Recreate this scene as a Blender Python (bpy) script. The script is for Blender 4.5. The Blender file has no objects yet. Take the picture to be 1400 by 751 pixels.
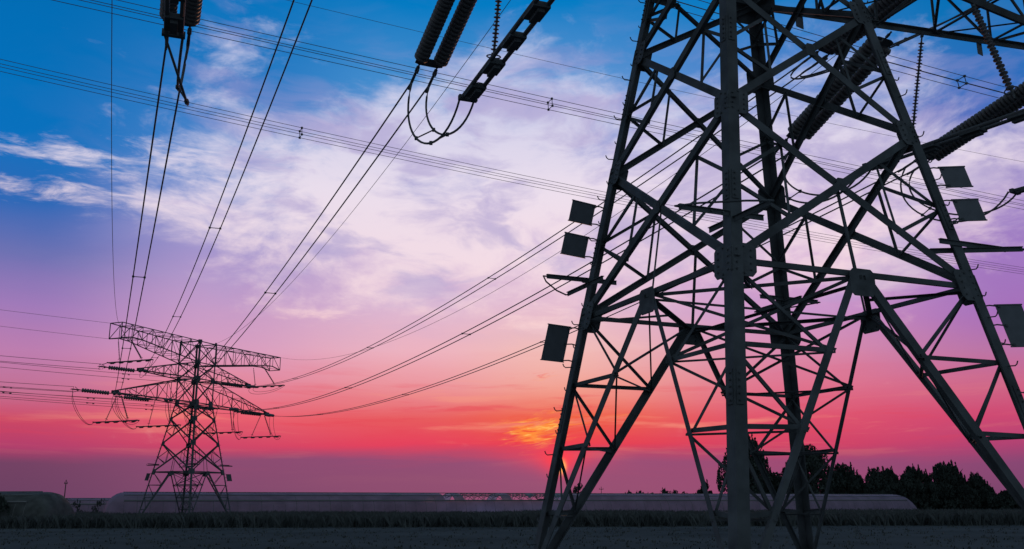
import bpy, bmesh, math, random
from mathutils import Vector, Matrix
random.seed(7)
D2R = math.radians
scene = bpy.context.scene
col = scene.collection

# ------------------------------------------------------------------ materials
def mat(name, base, rough=.7, var=.25, scale=8., spec=.3, trans=None, bump=0., metal=0.):
    m = bpy.data.materials.new(name); m.use_nodes = True
    nt = m.node_tree; b = nt.nodes['Principled BSDF']
    tc = nt.nodes.new('ShaderNodeTexCoord')
    n = nt.nodes.new('ShaderNodeTexNoise'); n.inputs['Scale'].default_value = scale
    n.inputs['Detail'].default_value = 5
    nt.links.new(tc.outputs['Object'], n.inputs['Vector'])
    r = nt.nodes.new('ShaderNodeValToRGB')
    r.color_ramp.elements[0].position = .3; r.color_ramp.elements[1].position = .72
    r.color_ramp.elements[0].color = tuple(c * (1 - var) for c in base) + (1,)
    r.color_ramp.elements[1].color = tuple(c * (1 + var) for c in base) + (1,)
    nt.links.new(n.outputs['Fac'], r.inputs['Fac'])
    nt.links.new(r.outputs['Color'], b.inputs['Base Color'])
    b.inputs['Roughness'].default_value = rough
    b.inputs['Specular IOR Level'].default_value = spec
    b.inputs['Metallic'].default_value = metal
    if bump:
        bp = nt.nodes.new('ShaderNodeBump'); bp.inputs['Strength'].default_value = bump
        nt.links.new(n.outputs['Fac'], bp.inputs['Height']); nt.links.new(bp.outputs['Normal'], b.inputs['Normal'])
    if trans:
        t = nt.nodes.new('ShaderNodeBsdfTranslucent')
        nt.links.new(r.outputs['Color'], t.inputs['Color'])
        mx = nt.nodes.new('ShaderNodeMixShader'); mx.inputs['Fac'].default_value = trans
        nt.links.new(b.outputs['BSDF'], mx.inputs[1]); nt.links.new(t.outputs['BSDF'], mx.inputs[2])
        nt.links.new(mx.outputs['Shader'], nt.nodes['Material Output'].inputs['Surface'])
    return m

STEEL = mat('weathered_steel', (.115, .126, .134), .75, .35, 2.2, .15)
PLATE = mat('gusset_steel', (.122, .132, .14), .75, .3, 5., .15)
DISC = mat('insulator_glaze', (.19, .18, .18), .45, .1, 5., .3)
POLY = mat('silicone_rubber', (.19, .18, .19), .6, .1, 5.)
WIRE = mat('aluminium_strand', (.16, .165, .17), .75, .1, 2., .15)
SIGN = mat('painted_sign_back', (.165, .175, .195), .55, .12, 6.)
FILM = mat('greenhouse_film', (.60, .46, .58), .45, .2, .6, .3, trans=.68)
NET = mat('shade_net', (.10, .105, .10), .8, .3, 1.5, .1)
RIB = mat('greenhouse_pipe', (.2, .2, .2), .6, .1)
LEAF = mat('foliage', (.062, .075, .065), .9, .4, .35, .1)
BARK = mat('bark', (.10, .08, .06), .9, .3, 4.)
CROP = mat('crop_leaf', (.105, .115, .112), .9, .15, .15, .1)
SOIL = mat('field_soil', (.090, .100, .102), 1., .2, .12, .0, bump=.3)
WOOD = mat('pole_wood', (.12, .10, .09), .9, .2)

# ------------------------------------------------------------------ helpers
def obj(name, bm, m, parent=None, smooth=False):
    me = bpy.data.meshes.new(name)
    bm.to_mesh(me); bm.free()
    me.materials.append(m)
    if smooth:
        for p in me.polygons: p.use_smooth = True
    o = bpy.data.objects.new(name, me); col.objects.link(o)
    if parent: o.parent = parent
    return o

def empty(name, loc=(0, 0, 0), rz=0.):
    o = bpy.data.objects.new(name, None); col.objects.link(o)
    o.location = loc; o.rotation_euler = (0, 0, rz); o.empty_display_size = .5
    return o

def tag(o, label, cat, group=None, kind=None):
    if label: o['label'] = label
    if cat: o['category'] = cat
    if group: o['group'] = group
    if kind: o['kind'] = kind
    return o

def V(*a): return Vector(a)

def face(bm, vs):
    try: bm.faces.new(vs)
    except ValueError: pass

def add_prism(bm, ring, p, q, e1, e2):
    """extrude a 2D outline (list of (a,b)) from p to q in axes e1,e2"""
    A = [bm.verts.new(p + e1 * a + e2 * b) for a, b in ring]
    B = [bm.verts.new(q + e1 * a + e2 * b) for a, b in ring]
    n = len(ring)
    for i in range(n): face(bm, (A[i], A[(i + 1) % n], B[(i + 1) % n], B[i]))
    face(bm, A[::-1]); face(bm, B)

def axes(d, hint):
    d = d.normalized()
    e2 = (hint - d * hint.dot(d))
    if e2.length < 1e-4: e2 = d.orthogonal()
    e2.normalize()
    return d.cross(e2).normalized(), e2

def L_ring(w, t): return [(-w / 2, 0), (w / 2, 0), (w / 2, t), (-w / 2 + t, t), (-w / 2 + t, w * .6), (-w / 2, w * .6)]

_k = [0]
def add_angle(bm, p, q, w, hint, off=0.):
    """steel angle bar: one flange lies flat in the face, the other points inwards (hint)"""
    _k[0] += 1
    e1, e2 = axes(q - p, hint)
    o = e2 * (off + (_k[0] % 7) * .0013)
    add_prism(bm, L_ring(w, max(.008, w * .11)), p + o, q + o, e1, e2)

def add_box(bm, c, ex, ey, ez):
    A = []
    for sz in (-1, 1):
        for sx, sy in ((-1, -1), (1, -1), (1, 1), (-1, 1)):
            A.append(bm.verts.new(c + ex * sx + ey * sy + ez * sz))
    for f in ((3, 2, 1, 0), (4, 5, 6, 7), (0, 1, 5, 4), (1, 2, 6, 5), (2, 3, 7, 6), (3, 0, 4, 7)):
        face(bm, [A[i] for i in f])

def add_tube(bm, pts, r, n=6, caps=True):
    rings = []
    N = len(pts)
    up = V(0, 0, 1)
    for i, p in enumerate(pts):
        d = (pts[min(i + 1, N - 1)] - pts[max(i - 1, 0)]).normalized()
        e1, e2 = axes(d, up if abs(d.z) < .95 else V(1, 0, 0))
        rr = r[i] if isinstance(r, (list, tuple)) else r
        rings.append([bm.verts.new(p + e1 * math.cos(6.28318 * k / n) * rr + e2 * math.sin(6.28318 * k / n) * rr) for k in range(n)])
    for a, b in zip(rings, rings[1:]):
        for k in range(n): face(bm, (a[k], a[(k + 1) % n], b[(k + 1) % n], b[k]))
    if caps:
        face(bm, rings[0][::-1]); face(bm, rings[-1])

def add_plate(bm, c, u, v, n, a, b, t=.014, cut=.3):
    """chamfered plate, half sizes a (along u) and b (along v)"""
    ring = [(-a, -b * (1 - cut)), (-a * (1 - cut), -b), (a * (1 - cut), -b), (a, -b * (1 - cut)),
            (a, b * (1 - cut)), (a * (1 - cut), b), (-a * (1 - cut), b), (-a, b * (1 - cut))]
    add_prism(bm, ring, c - n * t / 2, c + n * t / 2, u, v)

def add_bolt(bm, c, n, r=.016, h=.03):
    e1, e2 = axes(n, V(.3, .2, .9))
    ring = [(r * math.cos(k * math.pi / 3), r * math.sin(k * math.pi / 3)) for k in range(6)]
    add_prism(bm, ring, c, c + n * h, e1, e2)

# ------------------------------------------------------------------ the pylons
SG = {'L': (-1, 1), 'N': (-1, -1), 'R': (1, -1), 'F': (1, 1)}
FACES = (('L', 'N'), ('N', 'R'), ('R', 'F'), ('F', 'L'))
W0, TAPER, HW = 3.3056, .16746, 1.29
ZB, Z1, Z2, Z3, Z4, Z5, Z6 = 5.133, 7.945, 10.411, 12.03, 14.5, 16.15, 18.35

def leg_pt(i, z):
    w = max(HW, W0 - TAPER * z)
    return V(SG[i][0] * w, SG[i][1] * w, z)

class Pylon:
    def __init__(self, loc, rz, label, arms, arm_order, near):
        self.root = tag(empty('lattice_pylon', loc, rz), label, 'pylon', 'lattice pylons')
        self.M = Matrix.Translation(Vector(loc)) @ Matrix.Rotation(rz, 4, 'Z')
        self.count = {}; self.spill = {}; self.near = near; self.arms = arms
        self.build(arm_order)

    def w(self, p): return self.M @ Vector(p)

    def bar(self, name, p, q, w, hint, parent=None, off=0., limit=100):
        k = self.count.get(name, 0)
        if k < limit:
            bm = bmesh.new(); add_angle(bm, p, q, w, hint, off)
            self.count[name] = k + 1
            return obj(name, bm, STEEL, parent or self.root)
        key = name
        if key not in self.spill: self.spill[key] = bmesh.new()
        add_angle(self.spill[key], p, q, w, hint, off)

    def plate(self, name, c, u, v, n, a, b, bolts=True, parent=None):
        bm = bmesh.new(); add_plate(bm, c, u, v, n, a, b)
        if bolts:
            for s in (-1, 1):
                for i in (-.6, -.2, .2, .6): add_bolt(bm, c + u * s * a * .55 + v * i * b, n)
                add_bolt(bm, c + v * s * b * .8, n)
        return obj(name, bm, PLATE, parent or self.root)

    def build(self, arm_order):
        R = self.root
        # legs (angle section, kinked where the body becomes straight)
        zk = (W0 - HW) / TAPER
        for i in 'LNRF':
            bm = bmesh.new(); sx, sy = SG[i]; w, t = (.205, .024) if self.near else (.15, .02)
            ring = [(0, 0), (w, 0), (w, t), (t, t), (t, w), (0, w)]
            ex, ey = V(-sx, 0, 0), V(0, -sy, 0)
            if sx * sy < 0: ring = ring[::-1]
            prev = None
            for z in (-.1, zk, Z6 + .05):
                p = leg_pt(i, z) + V(sx, sy, 0) * .02
                vs = [bm.verts.new(p + ex * a + ey * b) for a, b in ring]
                if prev:
                    for k in range(6): face(bm, (prev[k], prev[(k + 1) % 6], vs[(k + 1) % 6], vs[k]))
                else: face(bm, vs[::-1])
                prev = vs
            face(bm, prev)
            # splice cleats
            for z in (3.0, 6.2, 9.2, 11.2):
                p = leg_pt(i, z); d = (leg_pt(i, z + .4) - p).normalized()
                add_box(bm, p + V(sx * .028, -sy * .07, 0) + d * .2, V(.006, 0, 0), V(0, .06, 0), d * .26)
                add_box(bm, p + V(-sx * .07, sy * .028, 0) + d * .2, V(.06, 0, 0), V(0, .006, 0), d * .26)
                for kk in range(5):
                    add_bolt(bm, p + V(sx * .03, -sy * .05, 0) + d * (.0 + kk * .1), V(sx, 0, 0))
                    add_bolt(bm, p + V(-sx * .05, sy * .03, 0) + d * (.0 + kk * .1), V(0, sy, 0))
            lg = obj('leg', bm, STEEL, R)
            # concrete footing stub belongs to the leg
            bm = bmesh.new(); p = leg_pt(i, 0)
            add_plate(bm, p + V(0, 0, .08), V(1, 0, 0), V(0, 1, 0), V(0, 0, 1), .38, .38, .36, .12)
            obj('footing', bm, mat_concrete, lg)
            if i in 'LR':
                z = .9; s = 0
                while z < Z6 - .3:
                    p = leg_pt(i, z) + V(sx, sy, 0) * .02
                    a = V(sx * .17, 0, 0) if (s % 2) == 0 else V(0, sy * .17, 0)
                    base = p + (V(0, -sy * .06, 0) if s % 2 == 0 else V(-sx * .06, 0, 0))
                    bm = bmesh.new()
                    add_tube(bm, [base, base + a * .8 - V(0, 0, .012), base + a + V(0, 0, .012), base + a * 1.12 + V(0, 0, .06)], .011, 5)
                    obj('step_bolt', bm, STEEL, lg)
                    z += .41; s += 1
        # body panels
        levels = (ZB, Z1, Z2, Z3, Z4, Z5, Z6)
        for fi, (a, b) in enumerate(FACES):
            mid = (leg_pt(a, 8) + leg_pt(b, 8)) / 2
            nin = -V(mid.x, mid.y, 0).normalized()
            for li, (z0, z1) in enumerate(zip(levels, levels[1:])):
                A0, A1, B0, B1 = leg_pt(a, z0), leg_pt(a, z1), leg_pt(b, z0), leg_pt(b, z1)
                w = (.135, .13, .12, .10, .09, .09)[li]
                self.bar('diagonal_brace', A0, B1, w, nin, off=.0)
                self.bar('diagonal_brace', B0, A1, w, nin, off=.04)
                wa, wb = (A0 - B0).length, (A1 - B1).length
                t = wa / (wa + wb)
                C = A0.lerp(B1, t)
                self.plate('gusset_plate', C, V(-nin.y, nin.x, 0), V(0, 0, 1), nin, .10, .11, False)
                if li < 3:
                    for (P0, P1, f) in ((A0, A1, 0), (B0, B1, 1)):
                        M = P0.lerp(P1, .5); Lo = P0.lerp(C, .55); Hi = P1.lerp(C, .5)
                        self.bar('redundant_strut', M, Lo, .06, nin, off=.07)
                        self.bar('redundant_strut', M, Hi, .06, nin, off=.09)
                        self.bar('redundant_strut', Lo, Hi, .05, nin, off=.11)
                    if li == 0:
                        self.bar('redundant_strut', C, (A0 + B0) / 2, .05, nin, off=.10)
                elif z1 != Z6 or True:
                    self.bar('belt_beam', A1, B1, .09, nin, off=.06)
                if li == 2:
                    self.bar('belt_beam', A1, B1, .10, nin, off=.06)
            # belt and splayed base braces
            A, B = leg_pt(a, ZB), leg_pt(b, ZB); G = (A + B) / 2
            self.bar('belt_beam', A, B, .09, nin, off=.05)
            u = (B - A).normalized()
            self.plate('gusset_plate', G - V(0, 0, .15), u, V(0, 0, 1), nin, .25, .22)
            for s in 'AB':
                P = leg_pt(a if s == 'A' else b, ZB); F = leg_pt(a if s == 'A' else b, .15)
                Gs = G + u * (-.14 if s == 'A' else .14) - V(0, 0, .10)
                self.bar('base_brace', Gs, F, .15 if (a if s == 'A' else b) in 'LR' else .10, nin, off=.02)
                prev = P
                for k, fr in enumerate((.26, .5, .74)):
                    lp = P.lerp(F, fr); rp = Gs.lerp(F, fr - .015)
                    self.bar('base_strut', lp, rp, .07, nin, off=.06)
                    self.bar('base_strut', prev, rp, .055, nin, off=.09)
                    prev = lp
        # corner knees tying the two base braces of each leg together, inside
        for i in 'LNRF':
            P, F = leg_pt(i, ZB), leg_pt(i, .15)
            nb = [(a, b) for a, b in FACES if i in (a, b)]
            G0, G1 = [(leg_pt(a, ZB) + leg_pt(b, ZB)) / 2 for a, b in nb]
            n = -V(P.x, P.y, 0).normalized()
            for k, fr in enumerate((.26, .5, .74)):
                r0, r1 = G0.lerp(F, fr), G1.lerp(F, fr)
                self.bar('base_strut', r0, r1, .055, V(0, 0, -1), off=.02)
                if k == 0:
                    self.bar('base_strut', r0, G1, .05, n); self.bar('base_strut', r1, G0, .05, n, off=.02)
                    self.bar('base_strut', r0, G1.lerp(F, .5), .045, n, off=.04)
                elif k == 1:
                    self.bar('base_strut', r0, G1.lerp(F, .74), .045, n, off=.02)
        # horizontal diaphragms at the belt
        Gs = [(leg_pt(a, ZB) + leg_pt(b, ZB)) / 2 for a, b in FACES]
        for k in range(4):
            self.bar('diaphragm_strut', Gs[k], Gs[(k + 1) % 4], .10, V(0, 0, -1), off=.03)
        self.bar('diaphragm_strut', Gs[0], Gs[2], .07, V(0, 0, -1), off=.10)
        self.bar('diaphragm_strut', Gs[1], Gs[3], .07, V(0, 0, -1), off=.13)
        for k, i in enumerate('LNRF'):
            m = Gs[k].lerp(Gs[(k - 1) % 4], .5)
            self.bar('diaphragm_strut', leg_pt(i, ZB), m, .07, V(0, 0, -1), off=.06)
        for z in (Z3, Z5):
            self.bar('diaphragm_strut', leg_pt('L', z), leg_pt('R', z), .08, V(0, 0, -1), off=.03)
            self.bar('diaphragm_strut', leg_pt('N', z), leg_pt('F', z), .08, V(0, 0, -1), off=.07)
        # gusset plates at the leg nodes (one in each adjoining face)
        for i in 'LNRF':
            for z in levels:
                P = leg_pt(i, z); d = (leg_pt(i, z + .3) - leg_pt(i, z - .3)).normalized()
                sx, sy = SG[i]
                k = 1.0 if z > ZB else 1.15
                if z == Z3: k = 1.75 if self.near else 1.35
                if z == Z4: k = 1.2
                if z > Z4: k = .75
                self.plate('gusset_plate', P + V(sx * .012, -sy * .17 * k, 0), V(0, 1, 0), d, V(sx, 0, 0), .20 * k, .24 * k)
                self.plate('gusset_plate', P + V(-sx * .17 * k, sy * .012, 0), V(1, 0, 0), d, V(0, sy, 0), .20 * k, .24 * k)
        # anti-climb guards: two channels clamped across every leg, tied by a bent rod
        for i in 'LNRF':
            sx, sy = SG[i]; P = leg_pt(i, 5.83)
            dirs = [V(-1, 0, 0), V(0, 1, 0)]
            if i == 'N': dirs = [V(-1, 0, 0), V(0, -1, 0)]
            if i == 'R': dirs = [V(1, 0, 0), V(math.cos(D2R(-27)), math.sin(D2R(-27)), 0)]
            if i == 'F': dirs = [V(1, 0, 0), V(0, 1, 0)]
            bm = bmesh.new(); ends = []
            for q, d in enumerate(dirs):
                s = V(-d.y, d.x, 0); z = V(0, 0, .05 - .10 * q)
                c = P + z + s * (.03 if q else -.03) + d * (.14 if i != 'R' else .26)
                add_box(bm, c, d * .76, s * .007, V(0, 0, .042)); add_box(bm, c + V(0, 0, .038), d * .76, s * .03, V(0, 0, .006))
                for xx in (-.2, 0., .2): add_bolt(bm, c + s * .008 + d * xx, s)
                ends.append((c + d * .76, d))
            (p0, d0), (p1, d1) = ends
            add_tube(bm, [p0 - d0 * .05, p0 + d0 * .07, p0.lerp(p1, .25) + (d0 + d1) * .09, p0.lerp(p1, .75) + (d0 + d1) * .09, p1 + d1 * .07, p1 - d1 * .05], .016, 6)
            obj('climb_guard', bm, STEEL, R)
        # cross arms
        for key in arm_order: self.arm(*self.arms[key])
        for name, bm in self.spill.items():
            o = obj(name, bm, STEEL, R); o['kind'] = 'stuff'

    def arm(self, kind, side, tip, rise=0.):
        """four tapering chords (one mesh) with lacing bars in their four faces"""
        s = side
        if kind == 'top':
            n = 8; ends = []
            def top(y, t): return V(s * (HW + (tip - HW) * t), y * (HW + (.74 - HW) * t), Z6 + rise * t)
            def bot(y, t):
                zz = Z5 + (17.22 - Z5) * min(1, t / .84)
                if t > .84: zz = 17.22 + (16.85 - 17.22) * (t - .84) / .16
                return V(s * (HW + (tip - HW) * t), y * (HW + (.74 - HW) * t), zz + rise * t)
        else:
            zb, zt = (Z3, Z4) if kind == 'low' else (Z4, Z5)
            n = 6 if kind == 'low' else 5
            def top(y, t): return V(s * (HW + (tip - HW) * t), y * (HW + (.10 - HW) * t), zt + (zb + .20 - zt) * t + rise * t)
            def bot(y, t): return V(s * (HW + (tip - HW) * t), y * (HW + (.13 - HW) * t), zb + rise * t)
        ts = [i / n for i in range(n + 1)]
        bm = bmesh.new()
        for y in (-1, 1):
            for a, b in zip(ts, ts[1:]):
                if kind != 'top' and a > 0: continue
                bb = b if kind == 'top' else 1.0
                cw = 1.3 if self.near else 1.; add_angle(bm, top(y, a), top(y, bb), .095 * cw, V(0, -y, -.3)); add_angle(bm, bot(y, a), bot(y, bb), .115 * cw, V(0, -y, .3))
        if kind != 'top':
            c = (top(1, 1) + bot(1, 1) + top(-1, 1) + bot(-1, 1)) / 4
            for y in (-1, 1): add_plate(bm, c + V(-s * .1, y * .14, -.03), V(1, 0, 0), V(0, 0, 1), V(0, 1, 0), .36, .17)
        if kind == 'top':
            for f in (top, bot): add_angle(bm, f(-1, 1), f(1, 1), .08, V(-s, 0, 0)); add_angle(bm, f(-1, 0), f(1, 0), .08, V(s, 0, 0), .03)
            for y in (-1, 1): add_angle(bm, top(y, 1), bot(y, 1), .08, V(-s, 0, 0)); add_angle(bm, top(y, 0), bot(y, 0), .08, V(s, 0, 0), .03)
        root = obj('cross_arm', bm, STEEL, self.root)
        def lace(p, q, w, h): self.bar('lacing_bar', p, q, w, h, root, off=.012)
        for y in (-1, 1):
            for k in range(n):
                a, b = ts[k], ts[k + 1]
                last = (kind != 'top' and k == n - 1)
                if not last: lace(top(y, b), bot(y, b), .055, V(0, -y, 0))
                if not last:
                    if k % 2 == 0: lace(bot(y, a), top(y, b), .06, V(0, -y, 0))
                    else: lace(top(y, a), bot(y, b), .06, V(0, -y, 0))
        for f, up in ((bot, 1), (top, -1)):
            for k in range(n):
                a, b = ts[k], ts[k + 1]
                last = (kind != 'top' and k == n - 1)
                if not last:
                    lace(f(-1, b), f(1, b), .055, V(0, 0, up))
                    yy = 1 if k % 2 else -1
                    lace(f(yy, a), f(-yy, b), .06, V(0, 0, up))

mat_concrete = mat('footing_concrete', (.32, .31, .29), .9, .2, 6.)

def arm_set(lowL, lowR, midL, midR, topL, topR, rm=0., rt=0., rtl=0.):
    return dict(lowL=('low', -1, lowL), lowR=('low', 1, lowR), midL=('mid', -1, midL), midR=('mid', 1, midR, rm),
                topL=('top', -1, topL, rtl), topR=('top', 1, topR, rt))

near = Pylon((4.557, 16.529, 0), .39635, 'huge steel lattice pylon close to the camera filling the right side, its top cut off', 
             arm_set(10.4, 10.4, 8.0, 7.2, 12.0, 12.0), ['lowR', 'lowL', 'midR', 'midL', 'topL', 'topR'], True)
far = Pylon((-32.928, 97.046, -.13), 1.19144, 'distant whole lattice pylon with three cross arms standing before the long greenhouse',
            arm_set(10.9, 12.4, 8.0, 8.7, 11.5, 13.4, .4, .40, .2), ['topL', 'topR', 'lowL', 'lowR', 'midL', 'midR'], False)

# ------------------------------------------------------------------ sign plates on the legs
def sign(py, leg, z, ang, wd, ht, label, skew=1.0, gap=None):
    gap = gap or (.24 if leg == 'L' else .17)
    sx, sy = SG[leg]; P = leg_pt(leg, z)
    d = V(math.cos(ang), math.sin(ang), 0); up = (leg_pt(leg, z + 1) - P).normalized() * skew + V(0, 0, 1 - skew)
    n = d.cross(up).normalized()
    root = tag(empty('sign_plate', py.w(P), py.root.rotation_euler.z), label, 'sign', 'blank sign plates on the pylon legs')
    c = d * (gap + wd / 2)
    bm = bmesh.new()
    add_prism(bm, [(-wd / 2, -ht / 2), (wd / 2, -ht / 2), (wd / 2, ht / 2), (-wd / 2, ht / 2)], c - n * .004, c + n * .004, d, up)
    for s in (-1, 1):
        add_box(bm, c + up * s * (ht / 2 - .006), d * (wd / 2 + .012), n * .012, up * .010)
    obj('panel', bm, SIGN, root)
    for s in ((-1, 0, 1) if ht > .5 else (-1, 1)):
        bm = bmesh.new(); q = up * s * (ht / 2 - .03)
        add_tube(bm, [q - d * .05, q + d * (gap * .5) + up * .02, q + d * (gap + .05)], .013, 6)
        add_box(bm, q + d * (gap + .05), d * .02, n * .02, up * .025)
        obj('bracket', bm, STEEL, root)

sign(near, 'L', 7.12, D2R(194), .58, .42, 'uppermost square blank sign plate left of the big pylon')
sign(near, 'L', 6.48, D2R(194), .60, .43, 'square blank sign plate second from top left of the big pylon')
sign(near, 'L', 4.60, D2R(194), .54, .70, 'tall blank sign plate below the climb guard left of the big pylon')
sign(near, 'R', 7.12, D2R(332), .43, .40, 'uppermost square blank sign plate right of the big pylon')
sign(near, 'R', 6.50, D2R(332), .43, .41, 'square blank sign plate second from top right of the big pylon')
sign(near, 'R', 4.45, D2R(332), .42, .74, 'tall blank sign plate below the climb guard right of the big pylon')
sign(far, 'L', 4.62, D2R(190), .62, .72, 'small blank plate on the left leg of the distant pylon')
sign(far, 'R', 4.62, D2R(300), .50, .72, 'small blank plate on the right leg of the distant pylon')

for x, y, wd_, lab in ((2.35, 1.13, .25, 'small dark phase plate hung under the right arm close to the big pylon body'),
                    (7.05, .56, .22, 'small dark phase plate hung farther out under the big pylon\'s right arm')):
    root = tag(empty('phase_plate', near.w((x, y, Z3)), near.root.rotation_euler.z), lab, 'sign', 'phase plates of the big pylon')
    bm = bmesh.new(); add_plate(bm, V(0, 0, -.20), V(.96, .2, 0).normalized(), V(0, 0, 1), V(-.2, .96, 0).normalized(), wd_ / 2, .15, .008, .1)
    obj('panel', bm, SIGN, root)
    bm = bmesh.new()
    for sx in (-1, 1): add_box(bm, V(sx * wd_ * .3, 0, -.03), V(.012, 0, 0), V(0, .006, 0), V(0, 0, .06))
    obj('hanger', bm, STEEL, root)

# ------------------------------------------------------------------ line hardware
def add_discs(bm, p, q, r, pitch, seg=14, core=.035):
    d = q - p; Lg = d.length; d.normalize()
    n = max(3, int(Lg / pitch)); pts, rad = [p], [core]
    for k in range(n):
        b = Lg * k / n; st = Lg / n
        for f, rr in ((.06, core * 1.6), (.16, r * .7), (.34, r), (.80, r), (.90, r * .8)):
            pts.append(p + d * (b + st * f)); rad.append(rr)
    pts.append(q); rad.append(core)
    add_tube(bm, pts, rad, seg)

def add_sheds(bm, p, q, r, pitch, seg, core):
    d = q - p; Lg = d.length; d.normalize()
    n = max(3, int(Lg / pitch)); pts, rad = [p], [core]
    for k in range(n):
        b = Lg * k / n; st = Lg / n; rr = r if k % 2 == 0 else r * .8
        for f, x in ((.28, core), (.42, rr), (.56, rr), (.64, core)):
            pts.append(p + d * (b + st * f)); rad.append(x)
    pts.append(q); rad.append(core)
    add_tube(bm, pts, rad, seg)

def tension_string(A, B, label, group, double=True, sp=.43, r=.16, pitch=.105):
    """tension string from the arm (A) to the clamp (B); returns the two conductor ends"""
    root = tag(empty('tension_insulator', A), label, 'insulator', group)
    d = (B - A); Lg = d.length; d.normalize()
    s, up = axes(d, V(0, 0, 1))
    o = V(0, 0, 0)
    a0 = d * .30; a1 = d * (Lg - .42)
    offs = (-1, 1) if double else (0,)
    for k in offs:
        bm = bmesh.new(); add_discs(bm, a0 + s * k * sp / 2 + d * .08, a1 + s * k * sp / 2 - d * .08, r, pitch)
        obj('disc_column', bm, DISC, root, True)
    for c, nm in ((a0, 'arm_yoke'), (a1, 'line_yoke')):
        bm = bmesh.new()
        add_plate(bm, c, s, d, up, sp / 2 + .09, .10, .02, .35)
        if nm == 'arm_yoke':
            add_tube(bm, [o, c * .55, c], .022, 6); add_box(bm, c * .4, d * .05, s * .03, up * .02)
        obj(nm, bm, PLATE, root)
    ends = []
    for k in (-1, 1):
        bm = bmesh.new()
        e = a1 + s * k * .20
        add_tube(bm, [e - d * .05, e + d * .14, e + d * .16, e + d * .30, e + d * .32, e + d * .60, e + d * .85],
                 [.02, .02, .04, .045, .03, .035, .022], 8)
        add_box(bm, e + d * .22 - up * .05, d * .05, s * .015, up * .05)
        obj('dead_end_clamp', bm, PLATE, root)
        ends.append(A + e + d * .6)
    return ends

def suspension(A, B, label, group, r=.075, pitch=.075, ring=False):
    root = tag(empty('suspension_insulator', A), label, 'insulator', group)
    d = (B - A); Lg = d.length; d.normalize()
    bm = bmesh.new(); add_sheds(bm, d * .22, d * (Lg - .22), r, pitch, 12, r * .36)
    obj('shed_rod', bm, POLY, root, True)
    bm = bmesh.new(); add_tube(bm, [V(0, 0, 0), d * .24], .018, 6); add_box(bm, d * .06, V(.03, 0, 0), V(0, .03, 0), d * .05)
    obj('top_fitting', bm, PLATE, root)
    bm = bmesh.new(); add_tube(bm, [d * (Lg - .24), d * Lg], .02, 6)
    e1, e2 = axes(d, V(1, 0, 0))
    add_tube(bm, [d * (Lg - .20) + e1 * .13 * math.cos(k * .5236) + e2 * .13 * math.sin(k * .5236) for k in range(13)], .013, 6)
    obj('grading_ring', bm, PLATE, root)

def jumper_tube(P, Q, label, group, sp=.12, r=.042):
    root = tag(empty('jumper_tube', P), label, 'jumper', group)
    d = Q - P; Lg = d.length; d.normalize(); s, up = axes(d, V(0, 0, 1))
    for k in (-1, 1):
        bm = bmesh.new(); add_tube(bm, [s * k * sp, s * k * sp + d * Lg], r, 10)
        obj('tube', bm, WIRE, root)
    n = 5
    for k in range(n):
        bm = bmesh.new(); c = d * Lg * (k + .5) / n
        add_box(bm, c - up * .03, d * .24, s * (sp + .03), up * .05)
        add_box(bm, c - up * .10, d * .20, s * .06, up * .05)
        obj('counterweight', bm, PLATE, root)
    for c in (d * .06, d * (Lg - .06)):
        bm = bmesh.new(); add_box(bm, c, d * .05, s * (sp + .07), up * .05); obj('end_clamp', bm, PLATE, root)

def curve_wire(name, pts, r, label, cat, group, n=6):
    bm = bmesh.new(); add_tube(bm, pts, r, n)
    o = obj(name, bm, WIRE, None, True)
    return tag(o, label, cat, group)

def sag_pts(a, b, sag, n=56):
    return [a.lerp(b, t) - V(0, 0, 4 * sag * t * (1 - t)) for t in [i / n for i in range(n + 1)]]

def spacer(p, q, label, group):
    root = bmesh.new(); d = q - p
    add_tube(root, [p - d * .06, q + d * .06], .016, 6)
    for c in (p, q): add_box(root, c, V(.032, 0, 0), V(0, .032, 0), V(0, 0, .035))
    tag(obj('line_spacer', root, PLATE), label, 'spacer', group)

def loop(p, q, drop, bulge=V(0, 0, 0), n=24):
    c1 = p + V(0, 0, -drop) + bulge; c2 = q + V(0, 0, -drop) + bulge
    out = []
    for i in range(n + 1):
        t = i / n
        out.append(p * (1 - t) ** 3 + c1 * 3 * t * (1 - t) ** 2 + c2 * 3 * t * t * (1 - t) + q * t ** 3)
    return out

# phases: name, arm side, near attach (local x, z), far attach, sag
PH = [
 # words,            near x, z , string end (local), far x, z, sag
 ('outer lower left', -10.25, Z3, (-10.18, 4.15, 10.75), -10.8, Z3, 1.2),
 ('inner lower left', -5.05, Z3, (-5.15, 4.0, 10.75), -4.9, Z3, 1.2),
 ('middle left', -7.9, Z4, (-7.45, 4.2, 13.6), -7.9, Z4, 1.8),
 ('inner lower right', 4.75, Z3, (4.45, 3.95, 10.55), 4.9, Z3, 2.0),
 ('outer lower right', 9.9, Z3, (9.15, 4.25, 10.80), 12.2, Z3, 2.1),
 ('middle right', 7.0, Z4, (6.1, 4.4, 13.45), 8.5, Z4 + .38, 2.0),
]
R_WIRE = .021
dvec3 = Vector((math.cos(D2R(217)), math.sin(D2R(217)), .045)).normalized()

def arm_half(x, tip):                      # half width of a lower / middle arm at local x
    t = (abs(x) - HW) / (tip - HW)
    return HW + (.13 - HW) * min(1, max(0, t))

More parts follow.
